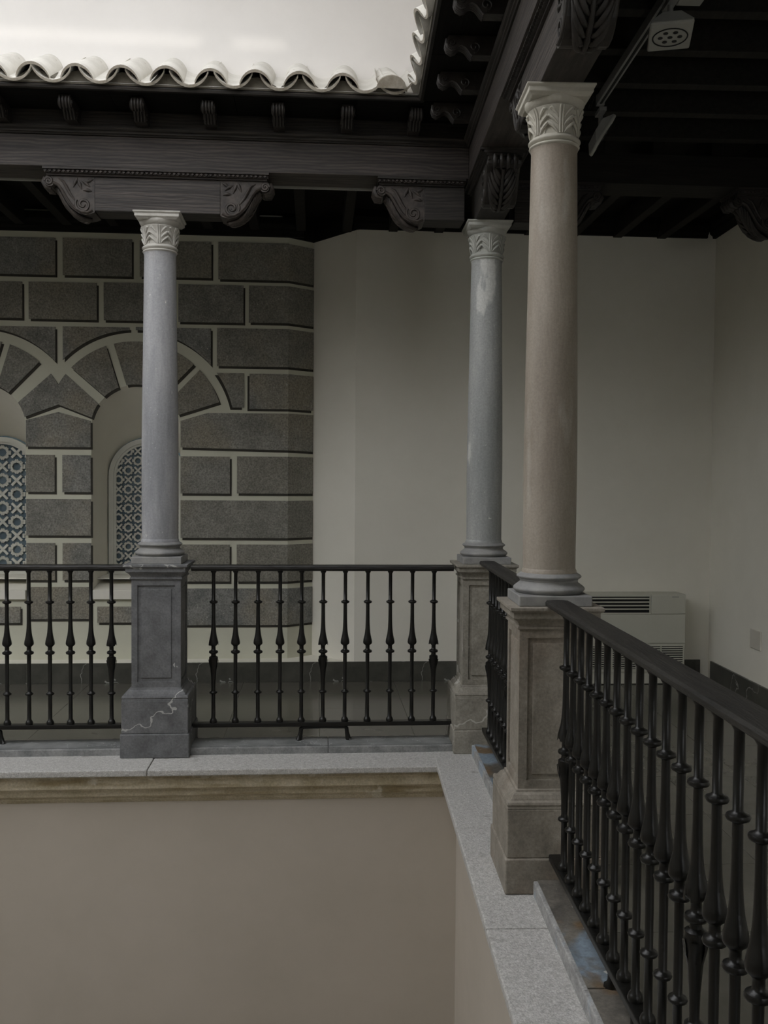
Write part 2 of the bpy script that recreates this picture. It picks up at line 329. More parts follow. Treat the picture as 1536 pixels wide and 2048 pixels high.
# the baseboard of the far wall runs straight and carries a small plaster shelf where the painted wall sits back
b1 = MB()
b1.box(-9, 2.14, VW-.018, VW, 0, .158)
b1 = struct(b1.build('baseboard_far', M_base, None, MF), 'dark marble baseboard along the far wall')
bm_ = MB().box(0.001, .899, -.004, .0, .001, .157).mesh('marble_strip', M_base)
for k in range(12): put('marble_strip', bm_, b1, T(-8.7+k*.9, VW-.018, 0))
struct(MB().add([(-9, VW, 0), (UP, VW, 0), (UG, VG, 0), (UB, V0, 0), (-9, V0, 0), (-9, VW, .155), (UP, VW, .155), (UG, VG, .155), (UB, V0, .155), (-9, V0, .155)],
       [(4, 3, 2, 1, 0), (5, 6, 7, 8, 9), (0, 1, 6, 5), (1, 2, 7, 6), (2, 3, 8, 7), (3, 4, 9, 8), (4, 0, 5, 9)]).build('trim_4', M_plaster, None, MF), 'plaster shelf behind the far baseboard')
b2 = struct(MB().box(XR-.014, XR, 2.0, 7.66, 0, .158).build('baseboard_right', M_base), 'dark marble baseboard along the right wall')
bm2 = MB().box(-.004, .0, .001, .899, .001, .157).mesh('marble_strip', M_base)
for k in range(6): put('marble_strip', bm2, b2, T(XR-.014, 7.40-(k+1)*.9, 0))

# painted blocks --------------------------------------------------------------
BEND = .25
def wrap(s, y, z):                                # unrolled wall -> far-wing coordinates, y proud of the wall
    if s <= UB: return (s, V0-y, z)
    b = atan2(VG-V0, UG-UB); d = s-UB
    return (UB+d*cos(b)+y*sin(b), V0+d*sin(b)-y*cos(b), z)
def block(poly, wraps=False, dx=.014):
    """poly: (s, z) loop.  a proud block and its dark painted edge line"""
    def slab(pl, y0, y1):
        m = MB()
        if wraps:                                 # rectangle-like, split at the bend
            zt = [p for p in pl]; s0 = min(p[0] for p in pl); s1 = max(p[0] for p in pl)
            top = sorted([p for p in pl if p[2]], key=lambda p: p[0]); bot = sorted([p for p in pl if not p[2]], key=lambda p: p[0])
            def zi(L, s):
                for a, b in zip(L, L[1:]):
                    if a[0]-1e-9 <= s <= b[0]+1e-9: return a[1]+(b[1]-a[1])*(s-a[0])/max(1e-9, b[0]-a[0])
                return L[-1][1]
            ss = sorted(set([p[0] for p in pl]+[UB]))
            vs = []; n = len(ss)
            for y in (y0, y1):
                for s in ss: vs.append(wrap(s, y, zi(bot, s)))
                for s in ss: vs.append(wrap(s, y, zi(top, s)))
            fs = []
            for i in range(n-1):
                fs += [(2*n+i, 2*n+i+1, 3*n+i+1, 3*n+i), (i, n+i, n+i+1, i+1), (i, i+1, 2*n+i+1, 2*n+i), (n+i, 3*n+i, 3*n+i+1, n+i+1)]
            fs += [(0, 2*n, 3*n, n), (n-1, 2*n-1, 4*n-1, 3*n-1)]
            return m.add(vs, fs)
        return m.prism(pl, V0-y0, V0-y1)
    o = slab(poly, -.004, .010).build('stone_block', M_paint, wfar, I4)
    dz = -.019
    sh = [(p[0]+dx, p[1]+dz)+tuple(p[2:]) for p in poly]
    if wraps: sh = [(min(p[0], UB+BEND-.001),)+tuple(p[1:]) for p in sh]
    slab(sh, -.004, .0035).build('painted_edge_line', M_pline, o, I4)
def U(px, py=900): return far_uz(px, py, V0)[0]
def Z(px, py): return far_uz(px, py, V0)[1]
SE = UB+BEND-.004
def rect(x0, x1, yt, yb, xr=300):
    zt, zb = Z(xr, yt), Z(xr, yb); u0, u1 = U(x0, (yt+yb)/2), U(x1, (yt+yb)/2)
    block([(u0, zb), (u1, zb), (u1, zt), (u0, zt)])
def wrect(x0, yt, yb, xr=450, dx=.014):
    zt, zb = Z(xr, yt), Z(xr, yb); u0 = U(x0, (yt+yb)/2)
    block([(u0, zb, 0), (SE, zb, 0), (u0, zt, 1), (SE, zt, 1)], True, dx)
# courses, top to bottom
for x0, x1 in ((-160, -32), (-20, 111)): rect(x0, x1, 475, 549, 60)
rect(126, 264, 478, 552, 195); rect(280, 423, 483, 555, 350); wrect(437, 485, 559)
rect(-90, 45, 563, 636, 20); rect(58, 194, 565, 639, 126); rect(208, 345, 567, 642, 280); rect(357, 487, 570, 645, 420); wrect(498, 572, 646, 530)
wrect(434, 657, 733, 480); wrect(499, 748, 818, 530, -.016)
RO, RB = .70, .79
def band(x0, x1, c, yt, yb, xr):                  # a spandrel block above the arch band
    u0, u1 = U(x0, 660), U(x1, 660); zt, zb = Z(xr, yt), Z(xr, yb)
    low = []
    for i in range(15):
        u = u0+(u1-u0)*i/14; d = RB*RB-(u-c)**2
        low.append((u, max(zb, ZS+sqrt(d)) if d > 0 else zb))
    block(low+[(u1, zt), (u0, zt)])
band(-25, 111, CA, 653, 745, 60); band(126, 259, CB, 654, 745, 190); band(272, 422, CB, 656, 731, 350); band(-165, -39, CA, 652, 745, 0)
zt, zb = Z(455, 746), Z(455, 815)
block([(CB+sqrt(RB*RB-(zb+(zt-zb)*i/6-ZS)**2), zb+(zt-zb)*i/6) for i in range(6, -1, -1)] + [(U(488, 780), zb), (U(488, 780), zt)], dx=-.016)
# voussoirs
def vous(c, a0, a1, g0=2.6, g1=2.6):
    inner = arc(c, ZS, RI+.004, a0+g0*2.0, a1-g1*2.0, 8); outer = arc(c, ZS, RO, a1-g1, a0+g0, 10)
    block(inner+outer)
for c in (CB, CA):
    for a0, a1 in ((46, 73), (73, 107), (107, 139)): vous(c, a0, a1)
vous(CB, 18, 46, .5)
zm = ZS+sqrt(RO*RO-(PIER-CA)**2)
pr = [(PIER-.30, Z(110, 830)), (PIER, Z(110, 808)), (PIER+.30, Z(110, 830))] + [(CB+(RI+.004)*cos(radians(a)), ZS+(RI+.004)*sin(radians(a))) for a in (164, 156, 148)]
pr = [(PIER, Z(112, 809)), (CB-RI*cos(radians(15))-.006, ZS+RI*sin(radians(15))-.005)] + arc(CB, ZS, RI+.004, 162, 146, 4) + arc(CB, ZS, RO, 142, 180-math.degrees(math.acos((CB-PIER)/RO)), 5)
lf = [(2*PIER-x, z) for x, z in reversed(pr[1:])]
block(pr + lf[1:] if False else [pr[0]] + pr[1:] + lf)
# pier and window sides
pz = [Z(116, y) for y in (824, 841, 894)]
pl, prr = CA+RI+.004, CB-RI-.004
block([(pl, pz[2]), (prr, pz[2]), (prr, pz[1]), (PIER, pz[0]), (pl, pz[1])])
gl, gr = PIER-.030, PIER+.030
def pblock(s0, s1, yt, yb, xr=116): block([(s0, Z(xr, yb)), (s1, Z(xr, yb)), (s1, Z(xr, yt)), (s0, Z(xr, yt))])
for yt, yb in ((910, 984), (1086, 1160)):
    pblock(pl, gl, yt, yb); pblock(gr, prr, yt, yb)
pblock(pl, prr, 998, 1071); pblock(pl, prr, 1174, 1238)
rs = CB+RI+.004
def wblock(s0, yt, yb, xr=470): block([(s0, Z(xr, yb), 0), (SE, Z(xr, yb), 0), (s0, Z(xr, yt), 1), (SE, Z(xr, yt), 1)], True)
block([(rs, Z(470, 896), 0), (SE, Z(470, 901), 0), (rs, Z(370, 842), 1), (U(415, 826), Z(415, 826), 1), (SE, Z(470, 826), 1)], True)
for yt, yb in ((913, 987), (1089, 1163)):
    pblock(rs, U(460, 950), yt, yb, 410); wblock(U(474, 950), yt, yb, 500)
wblock(rs, 1001, 1076, 470); wblock(rs, 1177, 1250, 470)
# the blocks that go on past the left window
zr_ = lambda yt, yb: (Z(60, yt), Z(60, yb))
ls = CA-RI-.004
for n_, (yt, yb) in enumerate(((475, 549), (563, 636), (653, 727), (744, 816), (826, 894), (910, 984), (998, 1071), (1086, 1160), (1174, 1238))):
    zt, zb = zr_(yt, yb)
    edge = {0: U(-172), 1: U(-104), 2: U(-178)}.get(n_, CA-.79 if n_ == 3 else ls)
    x = edge
    for k in range(4):
        w_ = .60 if (n_ % 2 == 0 or k) else .33
        block([(x-w_, zb), (x, zb), (x, zt), (x-w_, zt)]); x -= w_+.058
vous(CA, 139, 162, 2.6, .5)
for c, a, b in ((CB, CB-RI+.045, CB+RI-.045), (CA, CA-RI+.045, CA+RI-.045)):
    block([(a, Z(230, 1245)), (b, Z(230, 1245)), (b, Z(230, 1213)), (a, Z(230, 1213))])

# windows ---------------------------------------------------------------------
VB, RB2, ZS2 = 2.52, .325, 1.64                   # back plane of the niche
def window(n, c, pitch):
    w = bpy.data.objects.new('window_%d' % n, None); COL.objects.link(w); w.matrix_world = MF @ T(c, 0, 0)
    struct(w, 'arched window with white star lattice in a deep plaster niche, ' + ('left one' if n == 1 else 'beside the grey column'))
    k = 24
    front = [(-RI, SILL), (RI, SILL)] + arc(0, ZS, RI, 0, 180, k); back = [(-RB2-.01, .80), (RB2+.01, .80)] + arc(0, ZS2, RB2+.01, 0, 180, k)
    m = MB(); L = len(front)
    vs = [(p[0], V0, p[1]) for p in front] + [(p[0], VB+.03, p[1]) for p in back]
    m.add(vs, [(i, (i+1) % L, L+(i+1) % L, L+i) for i in range(L)])
    m.build('niche_reveal', M_plaster, w, I4, smooth=35)
    # stepped sill
    sl = MB().box(-RI-.0, RI+.0, V0-.028, V0+.16, SILL-.07, SILL+.004).build('sill', M_plaster, w, I4, bevel=.004)
    MB().box(-RI, RI, V0+.16, VB, .79, .80).build('sill_shelf', M_plaster, w, I4)
    # frame ring
    def ring(r0, r1, y0, y1, nm):
        zb = .80
        o = [(-r1, zb), (r1, zb)] + arc(0, ZS2, r1, 0, 180, k)
        i = [(-r0, zb+.04), (r0, zb+.04)] + arc(0, ZS2, r0, 0, 180, k)
        return put(nm, curve_plate(nm, o, [i], y0, y1, M_white), w, I4)
    ring(.285, RB2, VB-.015, VB+.02, 'frame'); ring(.265, .292, VB+.0, VB+.03, 'inner_frame')
    # star lattice: bars clipped to the arch
    R = .270; y0, y1 = VB+.005, VB+.024
    lat = MB(); hw = pitch*.085
    def inside(x, z): return abs(x) <= R and z >= .83 and (z <= ZS2 or x*x+(z-ZS2)**2 <= R*R)
    def bar(a, b):
        a, b = Vector(a), Vector(b); n = 6
        run = None
        for i in range(n):
            p, q = a+(b-a)*(i/n), a+(b-a)*((i+1)/n); mid = (p+q)/2
            if inside(mid.x, mid.y):
                run = (run[0], q) if run else (p, q)
            elif run: emit(*run); run = None
        if run: emit(*run)
    def emit(p, q):
        d = (q-p); l = d.length
        if l < 1e-6: return
        t = Vector((-d.y, d.x))/l*hw
        lat.prism([tuple(p+t), tuple(q+t), tuple(q-t), tuple(p-t)], y0, y1)
    N = int(.7/pitch)+2; M_ = int(1.3/pitch)+2
    for i in range(-N, N+1):
        for j in range(-1, M_):
            x, z = i*pitch, .83+(j+.5)*pitch; h = pitch/2
            if (i+j) % 2 == 0:                    # eight-pointed star
                pts = []
                for q in range(16):
                    rr = h*.98 if q % 2 == 0 else h*.66
                    a = 2*pi*q/16; pts.append((x+rr*cos(a), z+rr*sin(a)))
                for q in range(16): bar(pts[q], pts[(q+1) % 16])
            else:                                 # elongated hexagons crossing between the stars
                bar((x-h*.7, z-h*.7), (x+h*.7, z+h*.7)); bar((x-h*.7, z+h*.7), (x+h*.7, z-h*.7))
                for sx in (-1, 1):
                    bar((x+sx*h*.98, z-h*.30), (x+sx*h*.98, z+h*.30))
    lat.build('star_lattice', M_white, w, I4)
    MB().prism([(p[0], p[1]) for p in [(-.29, .82), (.29, .82)]+arc(0, ZS2, .29, 0, 180, k)], VB+.032, VB+.040).build('pane', M_pane, w, I4)
    # unseen backing wall so that the niche is closed
    MB().box(-.6, .6, VB+.045, VB+.1, .3, 2.8).build('niche_backing', M_pane, w, I4)
window(1, CA, .118); window(2, CB, .082)

# ledges, kerbs and cornice ------------------------------------------------------
def ledge(nm, M, cuts, v0, v1, label, flip=False):
    t = bpy.data.objects.new(nm, None); COL.objects.link(t); t.matrix_world = M; struct(t, label)
    for a, b in zip(cuts, cuts[1:]):
        s = MB().box(a+.0015, b-.0015, v0, v1, -.058, -.02+random.uniform(-.002, .002)).build('ledge_slab', M_ledge, t, I4, bevel=.006)
    return t
lf = ledge('trim_5', MF, [-9.4, -7.0, -4.6, -1.97, -.313], -.425, -.10, 'pale granite ledge along the far side of the patio')
lr = ledge('trim_6', MR, [-.10, 1.41, 2.42, 3.7, 5.2], -.313, -.05, 'pale granite ledge along the right side of the patio')
prof = [(-.10, -.058), (-.40, -.058), (-.405, -.075), (-.395, -.085), (-.39, -.135), (-.375, -.145), (-.37, -.15), (-.362, -.185), (-.345, -.198), (-.345, -.21), (-.335, -.225), (-.325, -.235), (-.10, -.235)]
cn = MB().sweep_u(prof, -9.4, -.29).build('trim_7', M_corn, None, MF); struct(cn, 'weathered ochre stone cornice under the far ledge')
prof = [(-.05, -.058), (-.29, -.058), (-.295, -.075), (-.275, -.135), (-.25, -.15), (-.24, -.19), (-.21, -.22), (-.05, -.22)]
struct(MB().sweep_u(prof, .3, 5.2).build('trim_8', M_corn, None, MR), 'ochre stone cornice under the right ledge')
def kerb(nm, M, cuts, v0, v1, label, topmat, face=None, zk=.040):
    t = bpy.data.objects.new(nm, None); COL.objects.link(t); t.matrix_world = M; struct(t, label)
    for a, b in zip(cuts, cuts[1:]):
        if b-a < .02: continue
        s = MB().box(a, b, v0, v1, -.06, zk-.004).build('kerb_stone', face or M_kerb, t, I4, bevel=.005)
        MB().box(a+.004, b-.004, v0+.016, v1-.004, zk-.006, zk).build('worn_top', topmat, s, I4)
    return t
kerb('trim_9', MF, [-9.0, -6.2, -4.6, -3.0, -2.17], -.135, .075, 'dark slate kerb under the far left railing', M_kerb, M_kerbg, .024)
kerb('trim_10', MF, [-1.77, -.95, -.20], -.135, .075, 'dark slate kerb under the far middle railing', M_kerb, M_kerbg, .024)
kerb('trim_11', MR, [.20, 1.743], -.088, .085, 'slate kerb between the corner pedestal and the near pedestal', M_kerbw, M_kerbf)
kerb('trim_12', MR, [2.143, 2.95, 3.8, 4.8], -.088, .085, 'worn slate kerb under the near railing', M_kerbw, M_kerbf)

# ================================================================== COLUMNS
BELL = [(2.990, .0885), (3.02, .0895), (3.05, .0915), (3.075, .0945), (3.092, .098), (3.11, .108)]
def bell_r(z):
    for (a, ra), (b, rb) in zip(BELL, BELL[1:]):
        if z <= b: return ra+(rb-ra)*max(0, z-a)/(b-a)
    return BELL[-1][1]
def leaf_mesh(name, w, z1, m):
    """acanthus leaf wrapped on the bell: a flaring sheet with a midrib and curling side lobes"""
    g = MB(); z0 = 2.992
    def on(x, z, off):
        r = bell_r(z)+off; a = x/.092
        return (r*sin(a), -r*cos(a), z)
    def fn(a, b):
        x = (a-.5)*2; ww = w*(.60+.40*min(1, b*1.5))*(1-.22*max(0, b-.82)/.18)
        off = .003+.003*b+.010*max(0, b-.72)/.28*(1-.3*abs(x))
        return on(x*ww/2, z0+(z1-z0)*b, off)
    g.grid(fn, 10, 10, lambda a, b: (0, .004*0, 0) if False else (-.004*sin((a-.5)*w/.092), .004*cos((a-.5)*w/.092), 0))
    H = z1-z0
    for x0 in (-.005, .005):
        g.tube([on(x0, z0+H*t, .008+.009*max(0, t-.72)/.28) for t in (0, .25, .5, .75, .92, 1.0)], [.0035, .0035, .0035, .004, .005, .003], 6)
    for sy in (-1, 1):
        for (top, out) in ((.40, .46), (.66, .43), (.93, .34)):
            pts = []
            for q in range(7):
                t = q/6; x = sy*w*(.12+(out-.12)*t**1.4); z = z0+H*(top-.36)*1.0+H*.36*t if top > .4 else z0+H*top*t
                pts.append(on(x, z, .007+.005*t))
            end = pts[-1]; pts.append(on(sy*w*(out+.06), z0+H*(top-.035), .014))
            g.tube(pts, [.002, .003, .004, .005, .006, .007, .007, .003], 6)
    return g.mesh(name, m, 50)
def tor(rc, z0, z1, bul, n=8):                    # bulging half-round between two heights
    return [(rc+bul*sin(pi*i/n), z0+(z1-z0)*i/n) for i in range(n+1)]
SHAFT = [(.112, 1.238), (.112, 1.246), (.107, 1.256)] + [(.107+.0015*sin(pi*min(1, t*1.6)) - .0145*max(0, t-.25)**1.3/.75**1.3, 1.256+1.682*t) for t in [i/20 for i in range(21)]] + [(.0945, 2.944), (.0965, 2.950)]
def pedestal(M, m, label, mcap=None):
    t = thing('pedestal', label, 'pedestal', M)
    MB().box(-.2, .2, -.2, .2, -.02, .122).build('base_block', m, t, I4, bevel=.006)
    MB().box(-.193, .193, -.193, .193, .122, .318).build('plinth', m, t, I4, bevel=.005)
    MB().square([(.193, .318), (.190, .326), (.193, .334), (.190, .344), (.176, .346), (.174, .352), (.165, .366), (.152, .374), (.151, .382), (.143, .384)]).build('base_moulding', m, t, I4, bevel=.002)
    h = .143; z0, z1 = .384, 1.022; d = MB(); fo, dp = .034, .010
    pm = MB(); px = h-fo-.022
    for k in range(4):
        R = Matrix.Rotation(k*pi/2, 3, 'Z')
        a = h-fo
        lp = [[(-h, -h, z0), (h, -h, z0), (h, -h, z1), (-h, -h, z1)], [(-a, -h, z0+fo), (a, -h, z0+fo), (a, -h, z1-fo), (-a, -h, z1-fo)],
              [(-a, -h+dp, z0+fo), (a, -h+dp, z0+fo), (a, -h+dp, z1-fo), (-a, -h+dp, z1-fo)]]
        vs = [tuple(R @ Vector(p)) for L in lp for p in L]
        d.add(vs, [(i*4+q, i*4+(q+1) % 4, (i+1)*4+(q+1) % 4, (i+1)*4+q) for i in range(2) for q in range(4)] + [(8, 9, 10, 11)])
    d.add([(-h, -h, z0), (h, -h, z0), (h, h, z0), (-h, h, z0), (-h, -h, z1), (h, -h, z1), (h, h, z1), (-h, h, z1)], [(3, 2, 1, 0), (4, 5, 6, 7)])
    dm = d.build('die', m, t, I4)
    pme = MB().box(-px, px, -h+.004, -h+.014, z0+fo+.022, z1-fo-.022).mesh('panel', m)
    for k in range(4): put('panel', pme, dm, RZ(k*pi/2), .003)
    MB().square([(.143, 1.022), (.152, 1.024), (.152, 1.034), (.146, 1.036), (.149, 1.046), (.158, 1.058), (.170, 1.066), (.173, 1.068), (.173, 1.092), (.181, 1.095), (.186, 1.100), (.186, 1.113)]).build('cap', mcap or m, t, I4, bevel=.002)
    return t
def column(M, msh, mb, label, mc=None):
    t = thing('stone_column', label, 'column', M); mc = mc or M_cap
    MB().box(-.146, .146, -.146, .146, 1.113, 1.155).build('base_plinth', mb, t, I4, bevel=.004)
    MB().lathe([(.136, 1.155)]+tor(.130, 1.156, 1.190, .016)+[(.128, 1.192), (.120, 1.197), (.117, 1.204), (.120, 1.210)]+tor(.119, 1.212, 1.234, .013)+[(.114, 1.238)], 48).build('base', mb, t, I4, smooth=40)
    MB().lathe(SHAFT, 48).build('shaft', msh, t, I4, smooth=40)
    MB().lathe([(.092, 2.945)]+tor(.094, 2.950, 2.966, .008)+tor(.095, 2.966, 2.990, .010)+[(.093, 2.993)], 48).build('necking', mc, t, I4, smooth=40)
    cp = MB().lathe([(.088, 2.990), (.089, 3.02), (.092, 3.07), (.096, 3.092), (.100, 3.098), (.100, 3.104), (.103, 3.106), (.112, 3.114), (.119, 3.124), (.121, 3.134), (.118, 3.142)], 48).build('bell', mc, t, I4, smooth=40)
    lm = leaf_mesh('acanthus_leaf', .104, 3.095, mc)
    for k in range(6): put('acanthus_leaf', lm, cp, RZ(k*pi/3+.07))
    MB().square([(.112, 3.128), (.118, 3.134), (.126, 3.140), (.128, 3.142), (.128, 3.158), (.134, 3.162), (.137, 3.166), (.137, 3.172)]).build('abacus', mc, t, I4, bevel=.002)
    return t
MP1, MP2, MP3 = MF @ T(-1.965, 0, 0), T(.81, 5.82, 0) @ RZ(AL/2), MR @ T(1.943, 0, 0) @ RZ(pi/2)
M_base1 = mat('grey_base_stone', (.20, .20, .20), (.30, .295, .28), 9, .65, .3, 80)
M_cap3 = mat('warm_capital_stone', (.38, .36, .30), (.50, .475, .41), 8, .75, .3, 70)
M_cap2 = mat('greenish_capital_stone', (.33, .335, .30), (.46, .46, .42), 8, .75, .3, 70)
pedestal(MP1, M_ped1, 'dark grey panelled stone pedestal with a pale crack, between the two far railings')
pedestal(MP2, M_ped2, 'brownish panelled stone pedestal at the far corner of the patio')
pedestal(MP3, M_ped3, 'largest panelled stone pedestal, carrying the nearest column', None)
column(MP1, M_col1, M_base1, 'bluish grey stone column with pale carved capital, in front of the painted wall', M_cap)
column(MP2, M_col2, M_base1, 'slim veined grey stone column at the far corner of the gallery', M_cap2)
column(MP3, M_col3, M_base1, 'nearest and thickest brown grey stone column with acanthus capital', M_cap3)

# ================================================================== RAILINGS
def bal_prof(fancy):
    p = [(.0215, .137), (.0225, .148), (.019, .158), (.0122, .166), (.0114, .310), (.014, .313), (.0225, .317), (.0248, .3225), (.0225, .328), (.014, .332)]
    if fancy:
        p += [(.0118, .34), (.0135, .40), (.0175, .45), (.0230, .50), (.0268, .524), (.0262, .538), (.0150, .545), (.014, .556)]
    else:
        p += [(.0114, .337), (.0120, .556)]
    p += [(.016, .5575), (.0255, .5615), (.0282, .568), (.0255, .575), (.016, .579), (.0130, .584), (.0128, .603), (.0180, .609), (.0258, .615), (.0280, .624), (.0262, .638), (.0222, .655), (.0185, .672), (.0158, .692), (.0138, .715), (.0125, .745), (.0116, .79), (.0113, .860),
          (.016, .863), (.0240, .8665), (.0262, .872), (.0240, .8775), (.015, .881), (.0112, .885), (.0112, 1.046), (.014, 1.050), (.0175, 1.056), (.0175, 1.066)]
    return p
BALM = MB().lathe(bal_prof(False), 14).mesh('baluster', M_iron, 45)
def fancy_mesh():
    m = MB().lathe(bal_prof(True), 14)
    for (zc, hh, up) in ((.63, .085, 1), (.50, .085, -1)):           # chased leaves on the two bulbs
        for k in range(5):
            a = 2*pi*k/5
            def fn(s, t):
                x = (s-.5)*2*.011*(1-t)**.6; z = zc + up*(t*hh-.02)
                r0 = (.0285-.0155*min(1, max(0, t-.15)*1.5)) + .0025*(1-abs(s-.5)*2)
                return (r0*cos(a)-x*sin(a), r0*sin(a)+x*cos(a), z)
            m.grid(fn, 2, 4)
    return m.mesh('baluster', M_iron, 45)
FANM = fancy_mesh()
def railing(M, u0, u1, us, fancy, label, feet=None, zr=0.0, zk=.038):
    t = thing('iron_railing', label, 'railing', M, 'iron railings around the patio')
    hr = [(a, z+zr) for a, z in ((-.046, 1.076), (-.047, 1.088), (-.041, 1.096), (0, 1.098), (.041, 1.096), (.047, 1.088), (.046, 1.076), (.036, 1.073), (.032, 1.066), (.026, 1.062), (-.026, 1.062), (-.032, 1.066), (-.036, 1.073))]
    MB().sweep_u(hr, u0, u1).build('handrail', M_railtop, t, I4)
    MB().box(u0, u1, -.026, .026, .112, .138).build('bottom_rail', M_iron, t, I4, bevel=.004)
    for k, u in enumerate(us):
        put('baluster', FANM if k in fancy else BALM, t, T(u, 0, .137) @ Matrix.Diagonal((1, 1, (.928+zr)/.928, 1)) @ T(0, 0, -.137) @ RZ(random.uniform(0, 6)))
    for (a, b) in (feet or []):
        pts = [(a-.012, 0, zk), (a-.004, 0, zk+.008), (a+.004, 0, .07), (a+.006, 0, .095), (a+.02, 0, .105), ((a+b)/2, 0, .107), (b-.02, 0, .105), (b-.006, 0, .095), (b-.004, 0, .07), (b+.004, 0, zk+.008), (b+.012, 0, zk)]
        MB().tube(pts, [.022, .017, .013, .013, .013, .013, .013, .013, .013, .017, .022], 8).build('support_foot', M_iron, t, I4, smooth=50)
    return t
ul = [far_uz(x, 1300, 0)[0] for x in range(-330, -60, 43)] + [far_uz(x, 1300, 0)[0] for x in (-29, 14, 58, 100, 141, 182, 223)]
railing(MF, -4.1, -2.153, ul, (len(ul)-1,), 'black iron railing at the far left, left of the dark grey pedestal', [(-3.2, -2.9)], 0, .022)
ur = [far_uz(x, 1300, 0)[0] for x in (427, 471, 516, 560, 603, 646, 690, 735, 780, 824, 867)]
ft = [far_uz(x, 1480, 0)[0] for x in (600, 695)]
railing(MF, -1.777, -.188, ur, (0, 5, 10), 'black iron railing with eleven balusters between the two far pedestals', [tuple(ft)], 0, .022)
railing(MR, .165, 1.775, [.324+.113*k for k in range(13)], (0, 6, 12), 'short foreshortened black iron railing between the corner and near pedestals', [(.85, 1.10)], .04)
railing(MR, 2.11, 4.9, [2.284+.114*k for k in range(23)], (0, 12), 'large black iron railing with worn handrail in the right foreground', [(2.95, 3.2), (4.2, 4.45)], .045)

# ================================================================== TIMBER
def spiral(cx, cz, r0, turns, dirn, a0, n=26): return [(cx+r0*(1-.85*i/n)*cos(a0+dirn*turns*2*pi*i/n), cz+r0*(1-.85*i/n)*sin(a0+dirn*turns*2*pi*i/n)) for i in range(n+1)]
SCR = [(0, .20), (.272, .20), (.284, .188), (.288, .170), (.282, .150), (.266, .138), (.246, .138), (.232, .150), (.222, .148), (.204, .128), (.188, .100), (.170, .066), (.150, .034), (.122, .006), (.090, -.014), (.055, -.022), (.024, -.018), (0, -.008)]
def half_scroll(parent, sgn, x0, m, w=.085):
    """one carved end of a bolster: S-scroll body, volutes on both cheeks, leaf on the face"""
    b = MB().prism([(sgn*(x0+a), z) for a, z in SCR], -w, w).build('scroll_end', m, parent, I4)
    for y in (-w, w):
        v = MB()
        for (cx, cz, r, dr, a0) in ((.262, .166, .024, 1, 0), (.066, .036, .046, -1, pi*.2)):
            v.tube([(sgn*(x0+p[0]), y, p[1]) for p in spiral(cx, cz, r, 1.6, dr, a0)], [.0085]*20+[.007]*7, 6)
        v.tube([(sgn*(x0+a), y, z) for a, z in ((.236, .158), (.208, .145), (.185, .115), (.165, .08), (.143, .045), (.115, .014), (.08, -.006), (.04, -.010), (.012, .004))], .009, 6)
        v.tube([(sgn*(x0+a), y, z) for a, z in ((.205, .182), (.178, .165), (.158, .130), (.138, .092), (.112, .060))], [.004, .009, .011, .009, .004], 6)
        v.build('volute', m, b, I4, smooth=60)
        lf = MB()
        for (cx, cz, l, a) in ((.05, .155, .06, .6), (.085, .150, .06, 1.2), (.11, .160, .06, 2.0), (.04, .115, .05, .1), (.03, .17, .05, 2.6)):
            dx, dz = cos(a)*l/2, sin(a)*l/2
            pts = [(sgn*(x0+cx-dx), y, cz-dz), (sgn*(x0+cx), y, cz+.004), (sgn*(x0+cx+dx), y, cz+dz)]
            lf.tube(pts, [.003, .012, .003], 6)
        lf.build('carved_foliage', m, b, I4, smooth=60)
    # acanthus on the end face, following the S curve, two halves with ribs
    cur = SCR[8:17]; ac = MB()
    P = [Vector((x0+a, z)) for a, z in cur]
    def at(t):
        k = min(len(P)-2, int(t*(len(P)-1))); f = t*(len(P)-1)-k
        p = P[k].lerp(P[k+1], f); d = (P[k+1]-P[k]).normalized(); n = Vector((-d.y, d.x))
        if n.x < 0 and n.y > 0: n = -n
        return p, Vector((abs(n.x), -abs(n.y)))
    for k in range(7):                            # lobes fanning from a stem
        for sy in (-1, 1):
            t0 = .92-.11*k; pts = []
            for q in range(7):
                s = q/6; t = max(0, t0-.34*s*s-.05*s); y = sy*(.006+(w-.014)*min(1, s*1.02)*(.55+.45*sin(pi*min(1, (k+1)/6.5))))
                p, n = at(max(0, min(1, t))); p = p+n*(.006+.010*sin(pi*s))
                pts.append((sgn*p.x, y, p.y))
            ac.tube(pts, [.007, .011, .013, .013, .012, .009, .003], 6)
    st = []
    for q in range(9):
        p, n = at(q/8*.98); p = p+n*.012; st.append((sgn*p.x, 0, p.y))
    ac.tube(st, [.012]*9, 6)
    for k in range(4):                            # beads under the moulding
        y = -w+.03+k*(2*w-.06)/3
        ac.tube([(sgn*(x0+.292), y, .196), (sgn*(x0+.300), y, .170), (sgn*(x0+.286), y, .140), (sgn*(x0+.255), y, .132)], [.010, .015, .013, .006], 6)
    ac.build('end_acanthus', m, b, I4, smooth=60)
